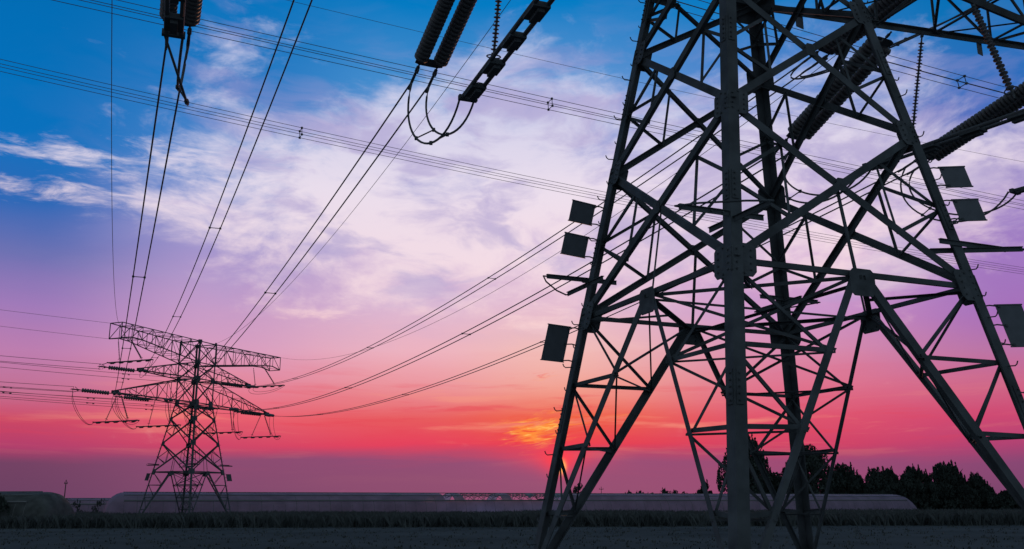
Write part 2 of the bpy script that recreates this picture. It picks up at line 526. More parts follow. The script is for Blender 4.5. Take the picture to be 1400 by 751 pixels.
for words, nx, nz, nend, fx, fz, sag in PH:
    mid = 'middle' in words; left = 'left' in words; inner = 'inner' in words
    tipn = {'lowL': 10.4, 'lowR': 10.4, 'midL': 8.0, 'midR': 7.2}[('mid' if mid else 'low') + ('L' if left else 'R')]
    tipf = {'lowL': 10.9, 'lowR': 12.4, 'midL': 8.0, 'midR': 8.7}[('mid' if mid else 'low') + ('L' if left else 'R')]
    # --- near pylon, span side
    A = near.w((nx, arm_half(nx, tipn) + .05, nz - .06)); B = near.w(nend)
    d = (B - A).normalized()
    ends = tension_string(A, B + d * .42, 'fat double insulator string at the big pylon\'s %s arm' % words, 'tension strings of the big pylon')
    # --- far pylon, side facing the near pylon
    fa = far.w((fx, -arm_half(fx, tipf) - .05, fz - .06))
    mp = (ends[0] + ends[1]) / 2
    dirn = (mp - fa); dirn.z = 0; dirn.normalize()
    fb = fa + dirn * 2.9 - V(0, 0, .35)
    fends = tension_string(fa, fb, 'camera-facing insulator string at the distant pylon\'s %s arm' % words, 'tension strings of the distant pylon')
    # keep the two conductors on their own sides
    s = dirn.cross(V(0, 0, 1))
    ends.sort(key=lambda p: p.dot(s)); fends.sort(key=lambda p: p.dot(s))
    W = []
    for k, (p, q) in enumerate(zip(ends, fends)):
        W.append(sag_pts(p, q, sag))
        curve_wire('conductor_wire', W[-1], R_WIRE, '%s wire of the pair joining both pylons at their %s arms' % (('right', 'left')[k], words), 'power line', 'twin cables between the pylons')
    for fr in (14, 27, 42):
        spacer(W[0][fr], W[1][fr], '%s spacer bar on the pair of wires joining the %s arms' % ({14: 'nearest', 27: 'middle', 42: 'farthest'}[fr], words), 'spacers of the twin cables')
    # --- far pylon, the side of the line that leaves to the left
    ga = far.w((fx, arm_half(fx, tipf) + .05, fz - .06)); gb = ga + dvec3 * 3.3 
    gends = tension_string(ga, gb, 'left-pointing insulator string at the distant pylon\'s %s arm' % words, 'left-going tension strings of the distant pylon', False, r=.19, pitch=.21)
    gm = (gends[0] + gends[1]) / 2
    gends = [gm + V(0, 0, .24), gm - V(0, 0, .24)]
    bm = bmesh.new(); add_tube(bm, [gends[0] - dvec3 * .1, gm - dvec3 * .4, gends[1] - dvec3 * .1], .03, 6)
    tag(obj('spreader_yoke', bm, PLATE), 'curved yoke ending the left-pointing string at the distant pylon\'s %s arm' % words, 'yoke', 'yokes of the left-going line')
    for k, p in enumerate(gends):
        q = p + dvec3 * 95 + V(0, 0, 1.6)
        curve_wire('conductor_wire', sag_pts(p, q, 1.6, 40), R_WIRE, '%s wire of the pair leaving leftwards from the distant pylon\'s %s arm' % (('upper', 'lower')[k], words), 'power line', 'twin cables leaving to the left')
        c = p.lerp(q, .10) - V(0, 0, 4 * 1.6 * .10 * .9 + .07)
        bm = bmesh.new(); add_tube(bm, [c - dvec3 * .35, c + dvec3 * .35], .012, 5)
        for e in (-1, 1): add_tube(bm, [c + dvec3 * e * .2, c + dvec3 * e * .38], .05, 7)
        tag(obj('vibration_damper', bm, PLATE), '%s damper on the left-going pair from the distant pylon\'s %s arm' % (('upper', 'lower')[k], words), 'damper', 'dampers of the left-going line')
    # --- rigid jumper tubes, hung on two insulators
    for py, nm, tx, tz, en, x0 in ((near, 'big', nx, 9.45, ends, nx), (far, 'distant', fx, 9.45, fends, fx)):
        sgn = -1 if left else 1
        if mid: tx, tz = sgn * 10.35, 15.0
        elif inner: tx = sgn * (4.75 if py is far else (4.75 if left else 5.45))
        else: tx = sgn * (10.3 if py is near or left else 11.6)
        hl = 2.65
        y0 = .1 if not mid else -.95
        if py is near and left and not mid and not inner: y0 = -.45
        P, Q = py.w((tx, y0 + hl, tz)), py.w((tx + (-.2 if left else .95) * (py is near), y0 - hl, tz))
        jumper_tube(P, Q, 'rigid twin jumper tube under the %s pylon\'s %s arm' % (nm, words), 'jumper tubes of the %s pylon' % nm)
        for k, y in enumerate((1.35, -1.35)):
            if mid: top = (tx, .72 * (1 if k == 0 else -1), 17.2)
            else:
                hw = arm_half(tx, tipn if py is near else tipf)
                top = (tx, (hw + .0) * (1 if k == 0 else -1) * .9, Z3 - .04)
            suspension(py.w(top), py.w((tx, y + (y0 - .1), tz + .06)), '%s rod insulator holding the jumper tube under the %s pylon\'s %s arm' % (('farther', 'nearer')[k] if py is near else ('left', 'right')[k], nm, words),
                       'jumper rod insulators of the %s pylon' % nm, .065 if k == 0 else .085, .075 if k == 0 else .09)
        # flexible jumpers
        up = V(0, 0, 1)
        en2 = [e for e in en]
        side = (py.w((1, 0, 0)) - py.w((0, 0, 0)))
        tubeend = P if py is near else Q
        for k, e in enumerate(en2):
            tgt = tubeend + side * (.15 if (k == 0) == (py is near) else -.15)
            drop = (1.0 if not (left and not mid and not inner) else .95) if py is near else 1.0
            span = (e - tgt); span.z = 0
            curve_wire('jumper_cable', loop(e, tgt, drop + .35 * k, span * .35 + side * (.75 * k - .1) * (py is near and left and not mid and not inner)), .024 if py is near else .02, '%s slack jumper cable under the %s pylon\'s %s arm' % (('right', 'left')[k], nm, words), 'cable', 'slack jumper cables of the %s pylon' % nm)
        if py is near:
            LP = []
            for k, e in enumerate(en2):
                tgt = tubeend + side * (.15 if k == 0 else -.15); span = e - tgt; span.z = 0
                LP.append(loop(e, tgt, drop + .35 * k, span * .35 + side * (.75 * k - .1) * (py is near and left and not mid and not inner)))
            for fr, wd_ in ((10, 'farther'), (15, 'nearer')):
                spacer(LP[0][fr], LP[1][fr], '%s clamp bar joining the slack jumper cables under the big pylon\'s %s arm' % (wd_, words), 'clamp bars of the slack jumpers')
    # left-going jumper of the distant pylon
    Pt = far.w(((-1 if left else 1) * (10.35 if mid else (4.75 if inner else (10.3 if left else 11.6))), (.1 if not mid else -.95) + 2.65, 15.0 if mid else 9.45))
    for k, e in enumerate(gends):
        curve_wire('jumper_cable', loop(e, Pt, 1.1 if not mid else .2, (e - Pt) * .25 * V(1, 1, 0).length / 1.5 * 0 + dvec3 * .5), .02, '%s left-hand slack jumper cable under the distant pylon\'s %s arm' % (('upper', 'lower')[k], words), 'cable', 'left-hand jumper cables of the distant pylon')

# ground wires
GW = [('left end', (-12.0, .74, Z6), (-11.5, -.74, Z6 + .2), 4.6), ('right end', (12.0, .74, Z6), (13.4, -.74, Z6 + .4), 4.4), ('middle', (0, HW, Z6), (.9, -HW, Z6), 2.6)]
for words, a, b, sg_ in GW:
    curve_wire('ground_wire', sag_pts(near.w(a), far.w(b), sg_), .012, 'thin single earth wire between both pylons from the %s of the top arm' % words, 'power line', 'thin earth wires')
for words, b, dz in (('left end', (-11.5, .74, Z6 + .2), .9), ('lower left corner', (-11.5, .74, 17.05), 1.4), ):
    p = far.w(b); q = p + dvec3 * 95 + V(0, 0, dz)
    curve_wire('ground_wire', sag_pts(p, q, 1.0, 40), .014, 'earth wire leaving the distant pylon leftwards from the %s of its top arm' % words, 'power line', 'thin earth wires')

# the big line crossing behind: three four-wire bundles and an earth wire
def quad3(A, B, C, t):                      # parabola through A(0) B(tb) C(1), t in A->C chord length
    L1 = (B - A).length; L2 = (C - A).length; tb = L1 / L2
    a = A * ((t - tb) * (t - 1) / (tb)); b = B * (t * (t - 1) / (tb * (tb - 1))); c = C * (t * (t - tb) / (1 - tb))
    return a + b + c
BUN = [('lowest', V(-24.2, 48.2, 24.62), V(0, 62.2, 24.0), V(41.5, 84.6, 23.75), .17), ('middle', V(-18.48, 38.85, 24.03), V(0, 48.66, 24), V(32.24, 65.2, 24.0), .41), ('highest', V(-6.0, 31.5, 24.2), V(13.27, 41.5, 24.0), V(28.08, 48.8, 24.05), .9)]
for words, A, B, C, fsp in BUN:
    d = (C - A).normalized(); s = V(-d.y, d.x, 0).normalized()
    base = [quad3(A, B, C, -1.1 + 3.6 * i / 70) for i in range(71)]
    for k, (o, wn) in enumerate(((s * .26 + V(0, 0, .2), 'topmost'), (s * -.2 + V(0, 0, .26), 'second'), (s * .2 + V(0, 0, -.26), 'third'), (s * -.26 + V(0, 0, -.2), 'bottom'))):
        curve_wire('bundle_wire', [p + o for p in base], .0165, '%s wire of the %s four-wire bundle crossing the sky behind the big pylon' % (wn, words), 'power line', 'four-wire bundles of the crossing line', 5)
    for q, t in enumerate((fsp, fsp + 1.4)):
        c = quad3(A, B, C, t); bm = bmesh.new()
        cs = [c + s * .26 + V(0, 0, .2), c - s * .2 + V(0, 0, .26), c - s * .26 - V(0, 0, .2), c + s * .2 - V(0, 0, .26)]
        for i in range(4):
            add_tube(bm, [cs[i], cs[(i + 1) % 4]], .022, 6); add_box(bm, cs[i], V(.06, 0, 0), V(0, .06, 0), V(0, 0, .05))
        tag(obj('bundle_spacer', bm, PLATE), '%s spacer frame clipped in the %s four-wire bundle' % (('left', 'right')[q], words), 'spacer', 'spacer frames of the crossing line')
A, B, C = V(.05, 55.25, 30), V(26.06, 67.8, 30.1), V(43.48, 76., 30.4)
curve_wire('ground_wire', [quad3(A, B, C, -1.6 + 4.4 * i / 60) for i in range(61)], .013, 'thin earth wire above the four-wire bundles crossing behind the big pylon', 'power line', 'thin earth wires', 5)

# ------------------------------------------------------------------ ground
bm = bmesh.new()
rings = [0, 15, 30, 45, 60, 80, 110, 160, 260, 500, 1200, 4000]; segs = 48; prev = None
for r in rings:
    if r == 0: cur = [bm.verts.new((0, 0, 0))]
    else: cur = [bm.verts.new((r * math.cos(6.28318 * k / segs), r * math.sin(6.28318 * k / segs), 0)) for k in range(segs)]
    if prev:
        for k in range(segs):
            if len(prev) == 1: face(bm, (prev[0], cur[k], cur[(k + 1) % segs]))
            else: face(bm, (prev[k], cur[k], cur[(k + 1) % segs], prev[(k + 1) % segs]))
    prev = cur
tag(obj('ground', bm, SOIL), None, None, None, 'structure')

# low crop leaves on the field, taller towards the greenhouse
bm = bmesh.new()
def tuft(x, y, h, n, w):
    for _ in range(n):
        a = random.uniform(0, 6.283); ln = random.uniform(.2, .8) * h
        ux, uy = math.cos(a), math.sin(a); bx, by = x + random.uniform(-.15, .15), y + random.uniform(-.15, .15)
        v = [bm.verts.new((bx - uy * w, by + ux * w, 0)), bm.verts.new((bx + uy * w, by - ux * w, 0)),
             bm.verts.new((bx + ux * ln * .5 + uy * w * .6, by + uy * ln * .5 - ux * w * .6, h * random.uniform(.55, .8))),
             bm.verts.new((bx + ux * ln, by + uy * ln, h * random.uniform(.75, 1.05)))]
        face(bm, (v[0], v[1], v[2])); face(bm, (v[0], v[2], v[3]))
for _ in range(2200):
    y = random.uniform(24, 74); x = random.uniform(-.62, .62) * y
    tuft(x, y, .06 + .08 * random.random(), 4, .03)
for _ in range(13000):
    y = random.uniform(74, 104) if random.random() < .8 else random.uniform(104, 128); x = random.uniform(-.66, .66) * y
    h = (1.02 + .16 * random.random()) * (1 + .06 * math.sin(x * .21) + .04 * math.sin(x * .67))
    tuft(x, y, h, 4, .055)
tag(obj('crop', bm, CROP), None, None, None, 'stuff')

# ------------------------------------------------------------------ greenhouses
def greenhouse(p, q, ht, half, label, open_from=None, open_to=None, taper=2.0, film=None, rib_step=1.4):
    """long arched film tunnel from p to q"""
    root = tag(empty('greenhouse', (p + q) / 2), label, 'greenhouse')
    o = (p + q) / 2; d = (q - p); Lg = d.length; d.normalize(); s = V(-d.y, d.x, 0)
    K = 16
    def prof(k, f):                                  # profile point, k 0..K, f = end scale
        a = math.pi * k / K
        x = -math.cos(a) * half; z = ht * (math.sin(a) ** .62)
        return x, z * f
    def pt(u, k):
        e = min(u, Lg - u) / taper
        f = 1. if e >= 1 else (.0 + 1. * math.sqrt(max(0, 1 - (1 - e) ** 2)) ** .8)
        x, z = prof(k, f)
        return p - o + d * u + s * x + V(0, 0, z)
    us = [0, .15, .4, .8, 1.3, 1.7, 2.0]; u = 2.0
    while u < Lg - 3.4: u += rib_step; us.append(u)
    us += [Lg - 2.0, Lg - 1.7, Lg - 1.3, Lg - .8, Lg - .4, Lg - .15, Lg]
    bm = bmesh.new(); prev = None
    for i, u in enumerate(us):
        wob = .012 * math.sin(u * 3.1) + random.uniform(-.012, .012)
        cur = [bm.verts.new(pt(u, k) + V(0, 0, wob)) for k in range(K + 1)]
        hole = open_from is not None and open_from < u / Lg < open_to and random.random() < .86
        if prev:
            for k in range(K):
                if hole and 3 <= k <= 12: continue
                face(bm, (prev[k], prev[k + 1], cur[k + 1], cur[k]))
        prev = cur
    obj('film', bm, film or FILM, root, True)
    lo = [u for u in us if 2.0 <= u <= Lg - 2.0]
    for n, u in enumerate(lo):
        bm = bmesh.new(); add_tube(bm, [pt(u, k) * 1.0 + V(0, 0, -.04) for k in range(K + 1)], .03, 5); obj('rib', bm, RIB, root)
    for k in (3, 5, 8, 11, 13):
        bm = bmesh.new()
        add_tube(bm, [pt(u, k) + V(0, 0, .03) for u in lo], .10 if k == 3 else .05, 5); obj('purlin', bm, RIB, root)
    if open_from is not None:
        bm = bmesh.new()
        for a, b in zip(lo, lo[1:]):
            if open_from < a / Lg < open_to:
                for k in (3, 6, 9):
                    add_tube(bm, [pt(a, k), pt((a + b) / 2, k + 3), pt(b, k)], .045, 4)
        obj('open_vent_truss', bm, RIB, root)
        for a in lo:
            if open_from - .06 < a / Lg < open_to + .02 and random.random() < .16:
                bm = bmesh.new()
                A = pt(a, 4); Bq = pt(a + random.uniform(.6, 1.6), random.choice((6, 7)))
                v = [bm.verts.new(A - V(0, 0, .03)), bm.verts.new(pt(a + random.uniform(.9, 2.2), 5) + V(0, 0, .05)), bm.verts.new(Bq + V(0, 0, .05)), bm.verts.new(pt(a, 7) + V(0, 0, .04))]
                face(bm, v); obj('film_shred', bm, RIB, root)
    return root

greenhouse(V(-47.2, 111, 0), V(67.2, 166, 0), 3.25, 3.4, 'very long pale film greenhouse running behind the distant pylon with torn roof vents', .325, .47)
greenhouse(V(-75, 84, 0), V(-38.0, 81.5, 0), 2.85, 2.6, 'dark film greenhouse cut by the left edge of the frame', .0, .72, taper=1.2, film=NET)
greenhouse(V(-84, 139, 0), V(-56, 146, 0), 2.85, 3.0, 'low grey film greenhouse between the dark one and the long one')

# ------------------------------------------------------------------ trees
def crown_mesh(wd, ht, base, tufts, leaves, lsz, spiky):
    """leaf faces through the volume of an uneven crown: body clumps plus upright shoots along the top"""
    bm = bmesh.new(); cl = []
    def prof(f): return (.78 + .22 * math.sin(min(1, f / .35) * math.pi / 2)) * (1 - max(0, (f - .30) / .70) ** 1.35 * .88)
    H = ht - base
    for k in range(tufts):                                   # body clumps
        f = (k + random.random()) / tufts * .86; a = random.uniform(0, 6.283); R = wd * .5 * prof(f) * math.sqrt(random.random()) * .82
        r = wd * random.uniform(.11, .19) * (1.1 - .5 * f)
        cl.append((R * math.cos(a), R * math.sin(a), base + H * f + r * .5, r, r * random.uniform(.9, 1.4), 1.))
    for k in range(int(tufts * 1.1)):                        # shoots
        f = random.uniform(.25, .93); a = random.uniform(0, 6.283); R = wd * .5 * prof(f) * .93
        h = H * random.uniform(.06, .13) * (1.4 if spiky else .7)
        cl.append((R * math.cos(a), R * math.sin(a), base + H * f, wd * random.uniform(.022, .045), h, .30))
    cl.append((0, 0, ht - H * .09, wd * .045, H * .09, .4))
    tw = sum(c[5] for c in cl)
    for (x, y, z, r, h, wt) in cl:
        for _ in range(int(leaves * wt / tw)):
            a = random.uniform(0, 6.283); t = random.uniform(-1, 1); rr = math.sqrt(max(0, 1 - t * t)) * random.random() ** .4
            if wt < .9 and t > 0: rr *= (1 - t) ** .5
            c = V(x + math.cos(a) * rr * r, y + math.sin(a) * rr * r, max(.2, z + t * h))
            L = lsz * random.uniform(.6, 1.4)
            n1 = V(random.gauss(0, 1), random.gauss(0, 1), random.gauss(0, .5)).normalized()
            e1, e2 = axes(n1, V(random.uniform(-.5, .5), random.uniform(-.5, .5), 1))
            face(bm, [bm.verts.new(c + e1 * L * .45), bm.verts.new(c + e2 * L), bm.verts.new(c - e1 * L * .45), bm.verts.new(c - e2 * L * .6)])
    return bm

def tree(x, y, ht, wd, label, group, leaves=1500, lsz=.30, spiky=True, base=.12, tufts=14):
    root = tag(empty('leafy_tree', (x, y, 0)), label, 'tree', group)
    bm = bmesh.new()
    add_tube(bm, [V(0, 0, -.1), V(.05, 0, ht * .3), V(-.04, .05, ht * .6), V(0, 0, ht * .9)], [wd * .05, wd * .04, wd * .025, wd * .008], 7)
    for k in range(7):
        a = k * 2.4; z = ht * (.18 + .09 * k)
        add_tube(bm, [V(0, 0, z), V(math.cos(a) * wd * .2, math.sin(a) * wd * .2, z + ht * .1), V(math.cos(a) * wd * .33, math.sin(a) * wd * .33, z + ht * .24)], [wd * .022, wd * .014, wd * .005], 5)
    obj('trunk', bm, BARK, root)
    obj('crown', crown_mesh(wd, ht, ht * base, tufts, leaves, lsz, spiky), LEAF, root)

TR = 'trees behind the right end of the greenhouse'
tree(45.0, 185, 14.6, 12.0, 'tallest dark tree rising behind the big pylon\'s nearest leg', TR, 15000, .31, True, .02, 46)
tree(57.3, 186, 12.3, 13.0, 'broad dark tree seen behind the far leg of the big pylon', TR, 15000, .31, True, .02, 46)
tree(51.0, 188, 7.0, 9.5, 'low tree filling the gap between the two tall trees', TR, 5500, .38, True, .02, 30)
tree(38.0, 190, 6.3, 3.6, 'small lone round tree left of the tallest one', TR, 2600, .30)
row = [(62.4, 7.6, 4.6), (65.2, 9.5, 6.0), (67.9, 7.6, 4.4), (70.4, 8.2, 4.8), (72.6, 7.9, 4.4), (74.8, 8.5, 4.8), (77.0, 7.7, 4.2), (79.2, 8.7, 5.0), (81.4, 8.0, 4.6), (83.6, 9.3, 5.2), (86.2, 9.6, 5.0), (88.2, 7.9, 4.0), (90.0, 7.2, 3.6), (92.2, 6.4, 3.4), (94.4, 4.9, 2.8), (97.2, 3.9, 3.2), (101, 3.7, 3.8), (105.5, 3.5, 4.0)]
ordn = ['first', 'second', 'third', 'fourth', 'fifth', 'sixth', 'seventh', 'eighth', 'ninth', 'tenth', 'eleventh', 'twelfth', 'thirteenth', 'fourteenth', 'fifteenth', 'sixteenth', 'seventeenth', 'eighteenth']
for k, (x, h, w) in enumerate(row):
    lab = '%s tree from the left in the dark row right of the big pylon\'s far leg' % ordn[k]
    tree(x, 186 + (k % 3) * 2.2, h, w * 1.4, lab, TR, 8500, .26, True, .02, 26)
    # undergrowth clump of its own below each
for k in range(12):
    x = 66 + k * 3.4
    root = tag(empty('bush', (x, 183.5 + (k % 2), 0)), '%s low bush from the left at the foot of the right-hand tree row' % ordn[k], 'bush', 'bushes under the tree row')
    obj('foliage', crown_mesh(6.2, (5.4, 5.6, 5.2, 5.6, 5.5, 5.2, 4.8, 4.2, 3.6, 3.1, 2.9, 2.8)[k], .1, 14, 3400, .30, False), LEAF, root)
for k, (x, h, w) in enumerate([(36.2, 5.9, 3.4), (39.6, 5.9, 4.2), (43.2, 5.4, 3.6), (47.4, 6.5, 4.0), (50.4, 6.2, 4.0), (53.6, 5.4, 3.6), (57.0, 5.2, 3.4), (60.6, 5.3, 4.6)]):
    tree(x, 300, h, w * 1.3, '%s from the left of the tiny far trees showing over the greenhouse roof' % ordn[k], 'tiny trees on the horizon', 700, .34)
tree(20.6, 300, 8.2, 5.6, 'small far tree behind the left foot of the big pylon', 'tiny trees on the horizon', 900, .36)
for k, (x, y, h, w) in enumerate([(-66.5, 138, 3.2, 1.6), (-64.2, 138, 3.05, 1.2), (-62.0, 137, 3.1, 1.3), (-58.6, 137, 3.15, 1.8)]):
    root = tag(empty('bush', (x, y, 0)), '%s scrubby bush from the left showing over the low grey greenhouse' % ordn[k], 'bush', 'scrub by the low greenhouse')
    obj('foliage', crown_mesh(w * 1.5, h * .86, .1, 6, 420, .12, True), LEAF, root)
for k, (x, y) in enumerate([(-77.5, 81.0), (-53, 80), (-50, 79.5), (-47.5, 79.3), (-44.6, 79.0), (-42.4, 78.8)]):
    if k == 0: continue
    root = tag(empty('climbing_plant', (x, y, 0)), '%s dark leafy clump from the left against the dark greenhouse' % ordn[k - 1], 'plant', 'plants against the dark greenhouse')
    obj('foliage', crown_mesh(3.0, 2.0 + .3 * (k % 3), .1, 8, 600, .2, True), LEAF, root)

# poles far away
def pole(x, y, h, label, arm, r):
    root = tag(empty('utility_pole', (x, y, 0)), label, 'pole')
    bm = bmesh.new(); add_tube(bm, [V(0, 0, 0), V(0, 0, h)], [r, r * .7], 8); obj('shaft', bm, WOOD, root)
    bm = bmesh.new(); add_box(bm, V(0, 0, h - .8), V(arm, 0, 0), V(0, .08, 0), V(0, 0, .07))
    for s in (-1, 0, 1): add_tube(bm, [V(s * arm * .85, 0, h - .75), V(s * arm * .85, 0, h - .4)], .06, 6)
    obj('crossarm', bm, WOOD, root)
pole(27.7, 300, 7.3, 'tiny pole with a short crossarm on the horizon right of the pylon foot', .7, .12)
pole(-98, 210, 7.4, 'slim faint pole standing left of the low grey greenhouse', .35, .14)

# ------------------------------------------------------------------ sky
world = bpy.data.worlds.new('World'); scene.world = world; world.use_nodes = True
nt = world.node_tree; nt.nodes.clear()
NL = nt.links
def node(t, **kw):
    n = nt.nodes.new(t)
    for k, v in kw.items(): setattr(n, k, v)
    return n
def setin(n, i, v):
    if hasattr(v, 'is_output'): NL.new(v, n.inputs[i])
    else: n.inputs[i].default_value = v
def m(op, a, b=None, c=None, clamp=False):
    n = node('ShaderNodeMath', operation=op, use_clamp=clamp); setin(n, 0, a)
    if b is not None: setin(n, 1, b)
    if c is not None: setin(n, 2, c)
    return n.outputs[0]
def sstep(x, a, b):
    n = node('ShaderNodeMapRange', interpolation_type='SMOOTHSTEP'); setin(n, 0, x); setin(n, 1, a); setin(n, 2, b); setin(n, 3, 0.); setin(n, 4, 1.)
    return n.outputs[0]
def mixc(f, a, b):
    n = node('ShaderNodeMix', data_type='RGBA'); setin(n, 0, f); setin(n, 6, a); setin(n, 7, b); return n.outputs[2]
def lin(c): 
    f = lambda x: (x / 12.92 if x <= .04045 else ((x + .055) / 1.055) ** 2.4)
    return tuple(f(x / 255.) for x in c) + (1.,)
def noise(vec, scale, det=6, rough=.55, dist=0.):
    n = node('ShaderNodeTexNoise'); setin(n, 'Vector', vec); n.inputs['Scale'].default_value = scale
    n.inputs['Detail'].default_value = det; n.inputs['Roughness'].default_value = rough; n.inputs['Distortion'].default_value = dist
    return n.outputs['Fac']
def comb(x, y, z=0.):
    n = node('ShaderNodeCombineXYZ'); setin(n, 0, x); setin(n, 1, y); setin(n, 2, z); return n.outputs[0]
tc = node('ShaderNodeTexCoord'); sep = node('ShaderNodeSeparateXYZ'); NL.new(tc.outputs['Generated'], sep.inputs[0])
dx, dy, dz = sep.outputs
az = m('MULTIPLY', m('ARCTAN2', dx, dy), 57.29578)
el = m('MULTIPLY', m('ARCSINE', dz), 57.29578)
# waviness of the colour bands
wn = noise(comb(m('MULTIPLY', az, .045), m('MULTIPLY', el, .22), 3.1), 1.0, 5, .55)
elw = m('ADD', el, m('MULTIPLY', m('SUBTRACT', wn, .5), m('ADD', 1.1, m('MULTIPLY', el, .06))))
T0, T1 = -1., 44.
t = m('DIVIDE', m('SUBTRACT', elw, T0), T1 - T0)
COLS = [
 (-28.0, [(0, (104, 64, 97)), (2.4, (114, 65, 100)), (3.3, (178, 62, 108)), (4.6, (205, 70, 100)), (6.2, (194, 112, 148)), (8.3, (188, 125, 175)), (10.6, (160, 122, 185)), (13.4, (108, 113, 178)), (16.2, (46, 104, 182)), (19.3, (8, 112, 190)), (22.4, (2, 112, 187)), (27, (0, 108, 180)), (40, (0, 90, 160))]),
 (-17.7, [(0, (124, 73, 108)), (2.75, (138, 74, 113)), (3.5, (205, 68, 104)), (5.1, (232, 95, 112)), (6.7, (226, 126, 150)), (8.8, (216, 156, 190)), (11.4, (195, 155, 200)), (14.4, (168, 150, 204)), (17.4, (140, 152, 210)), (20.7, (78, 134, 204)), (24.1, (40, 122, 196)), (29, (0, 115, 188)), (40, (0, 92, 165))]),
 (-6.4, [(0, (136, 75, 110)), (2.75, (142, 74, 116)), (3.6, (228, 62, 92)), (5.2, (230, 88, 94)), (7.0, (234, 142, 150)), (9.2, (236, 178, 192)), (11.8, (218, 182, 210)), (15.0, (204, 178, 214)), (18.1, (178, 170, 214)), (21.6, (138, 158, 212)), (25.1, (70, 142, 206)), (30, (0, 122, 194)), (40, (0, 95, 168))]),
 (2.8, [(0, (142, 75, 112)), (2.5, (148, 75, 118)), (3.0, (176, 68, 108)), (3.6, (232, 60, 78)), (5.2, (238, 98, 74)), (7.0, (241, 160, 146)), (9.2, (240, 188, 184)), (11.9, (228, 190, 210)), (15.0, (214, 186, 218)), (18.1, (198, 180, 218)), (21.7, (160, 165, 215)), (25.2, (92, 150, 212)), (30.2, (0, 124, 196)), (40, (0, 97, 168))]),
 (17.2, [(0, (150, 75, 115)), (2.5, (152, 73, 116)), (3.5, (208, 64, 102)), (5.0, (222, 82, 110)), (6.7, (222, 115, 143)), (8.8, (215, 140, 175)), (11.3, (205, 150, 200)), (14.3, (205, 165, 212)), (17.3, (192, 166, 212)), (20.7, (160, 152, 208)), (24.1, (90, 134, 205)), (28.9, (0, 122, 194)), (40, (0, 95, 165))]),
 (29.0, [(0, (115, 68, 105)), (2.2, (135, 70, 115)), (3.2, (175, 65, 115)), (4.6, (205, 72, 115)), (6.1, (205, 100, 135)), (8.0, (185, 115, 165)), (10.4, (165, 110, 185)), (13.2, (160, 120, 192)), (15.9, (160, 136, 200)), (19.0, (125, 115, 190)), (22.1, (50, 108, 188)), (26.6, (0, 112, 182)), (40, (0, 90, 158))]),
]
base = None; pa = None
for a, st in COLS:
    r = node('ShaderNodeValToRGB'); NL.new(t, r.inputs[0]); cr = r.color_ramp
    while len(cr.elements) > 1: cr.elements.remove(cr.elements[-1])
    for k, (e, c) in enumerate(st):
        pos = (e - T0) / (T1 - T0)
        if k == 0: el0 = cr.elements[0]; el0.position = pos
        else: el0 = cr.elements.new(pos)
        el0.color = lin(c)
    if base is None: base = r.outputs[0]
    else: base = mixc(sstep(az, pa, a), base, r.outputs[0])
    pa = a
# clouds: wispy noise in sky directions, gathered in drifts
wv = node('ShaderNodeTexNoise'); setin(wv, 'Vector', comb(m('MULTIPLY', az, .09), m('MULTIPLY', el, .16), 9.)); wv.inputs['Scale'].default_value = 1.; wv.inputs['Detail'].default_value = 3
sw = node('ShaderNodeSeparateXYZ'); NL.new(wv.outputs['Color'], sw.inputs[0])
cx = m('ADD', m('MULTIPLY', az, .17), m('MULTIPLY', sw.outputs[0], 1.2)); cy = m('ADD', m('MULTIPLY', el, .34), m('MULTIPLY', sw.outputs[1], 1.2))
n1 = noise(comb(cx, cy, 0.), .80, 9, .56, .2)
n2 = noise(comb(m('MULTIPLY', az, .16), m('ADD', m('MULTIPLY', el, .8), m('MULTIPLY', sw.outputs[2], 1.2)), 5.), 1.0, 8, .62, .6)
def blob(a0, e0, sa, se, amp):
    p = m('POWER', m('DIVIDE', m('SUBTRACT', az, a0), sa), 2.); q = m('POWER', m('DIVIDE', m('SUBTRACT', el, e0), se), 2.)
    # the power of a negative base needs the square written as a product
    return m('MULTIPLY', m('EXPONENT', m('MULTIPLY', m('ADD', p, q), -.5)), amp)
def blobs(L):
    s = None
    for b in L:
        x = blob(*b); s = x if s is None else m('ADD', s, x)
    return s
soft = blobs([(22, 19.5, 6., 4., .55), (-11, 18.5, 5., 2.6, .55), (-1.5, 20.2, 9., 3.6, 1.25), (-5, 16.2, 9., 2.8, 1.0), (-9.5, 20.5, 3.5, 2.0, .6), (-18.2, 17.0, 3.0, .9, .95), (2.9, 23.6, 5.0, 2.6, .6), (18.4, 19.4, 9., 3.5, .55), (17, 12.8, 5., 1.3, .5), (-18.5, 26., 1.6, 2.6, .5), (27, 15.5, 3., 1.6, .4)])
streak = blobs([(-22, 18.2, 7.5, 2.2, .34), (-20, 20.3, 4.0, .6, .62), (-28.6, 19.0, 4.5, .6, .66), (-27.5, 16.9, 4.0, .55, .7), (-12.4, 11.3, 3.6, .55, .9), (1.8, 11.0, 3.6, 1.0, .9), (-16, 18.8, 3., .5, .5), (-3, 13.5, 5, .8, .5), (-9., 9.6, 4., .5, .35)])
n5 = noise(comb(m('MULTIPLY', cx, 2.3), m('MULTIPLY', cy, 2.6), 4.), 1.5, 9, .64, .15)
softl = m('SUBTRACT', 1., m('EXPONENT', m('MULTIPLY', soft, -1.3)))
m1 = sstep(m('ADD', m('ADD', m('MULTIPLY', n1, .78), m('MULTIPLY', n5, .33)), m('MULTIPLY', softl, .45)), .66, .99)
n6 = noise(comb(m('MULTIPLY', az, .42), m('ADD', m('MULTIPLY', el, 1.7), m('MULTIPLY', sw.outputs[2], 1.6)), 8.), 1.0, 9, .66, .9)
m2 = sstep(m('ADD', m('ADD', m('MULTIPLY', n2, .62), m('MULTIPLY', n6, .42)), m('MULTIPLY', streak, .36)), .70, 1.0)
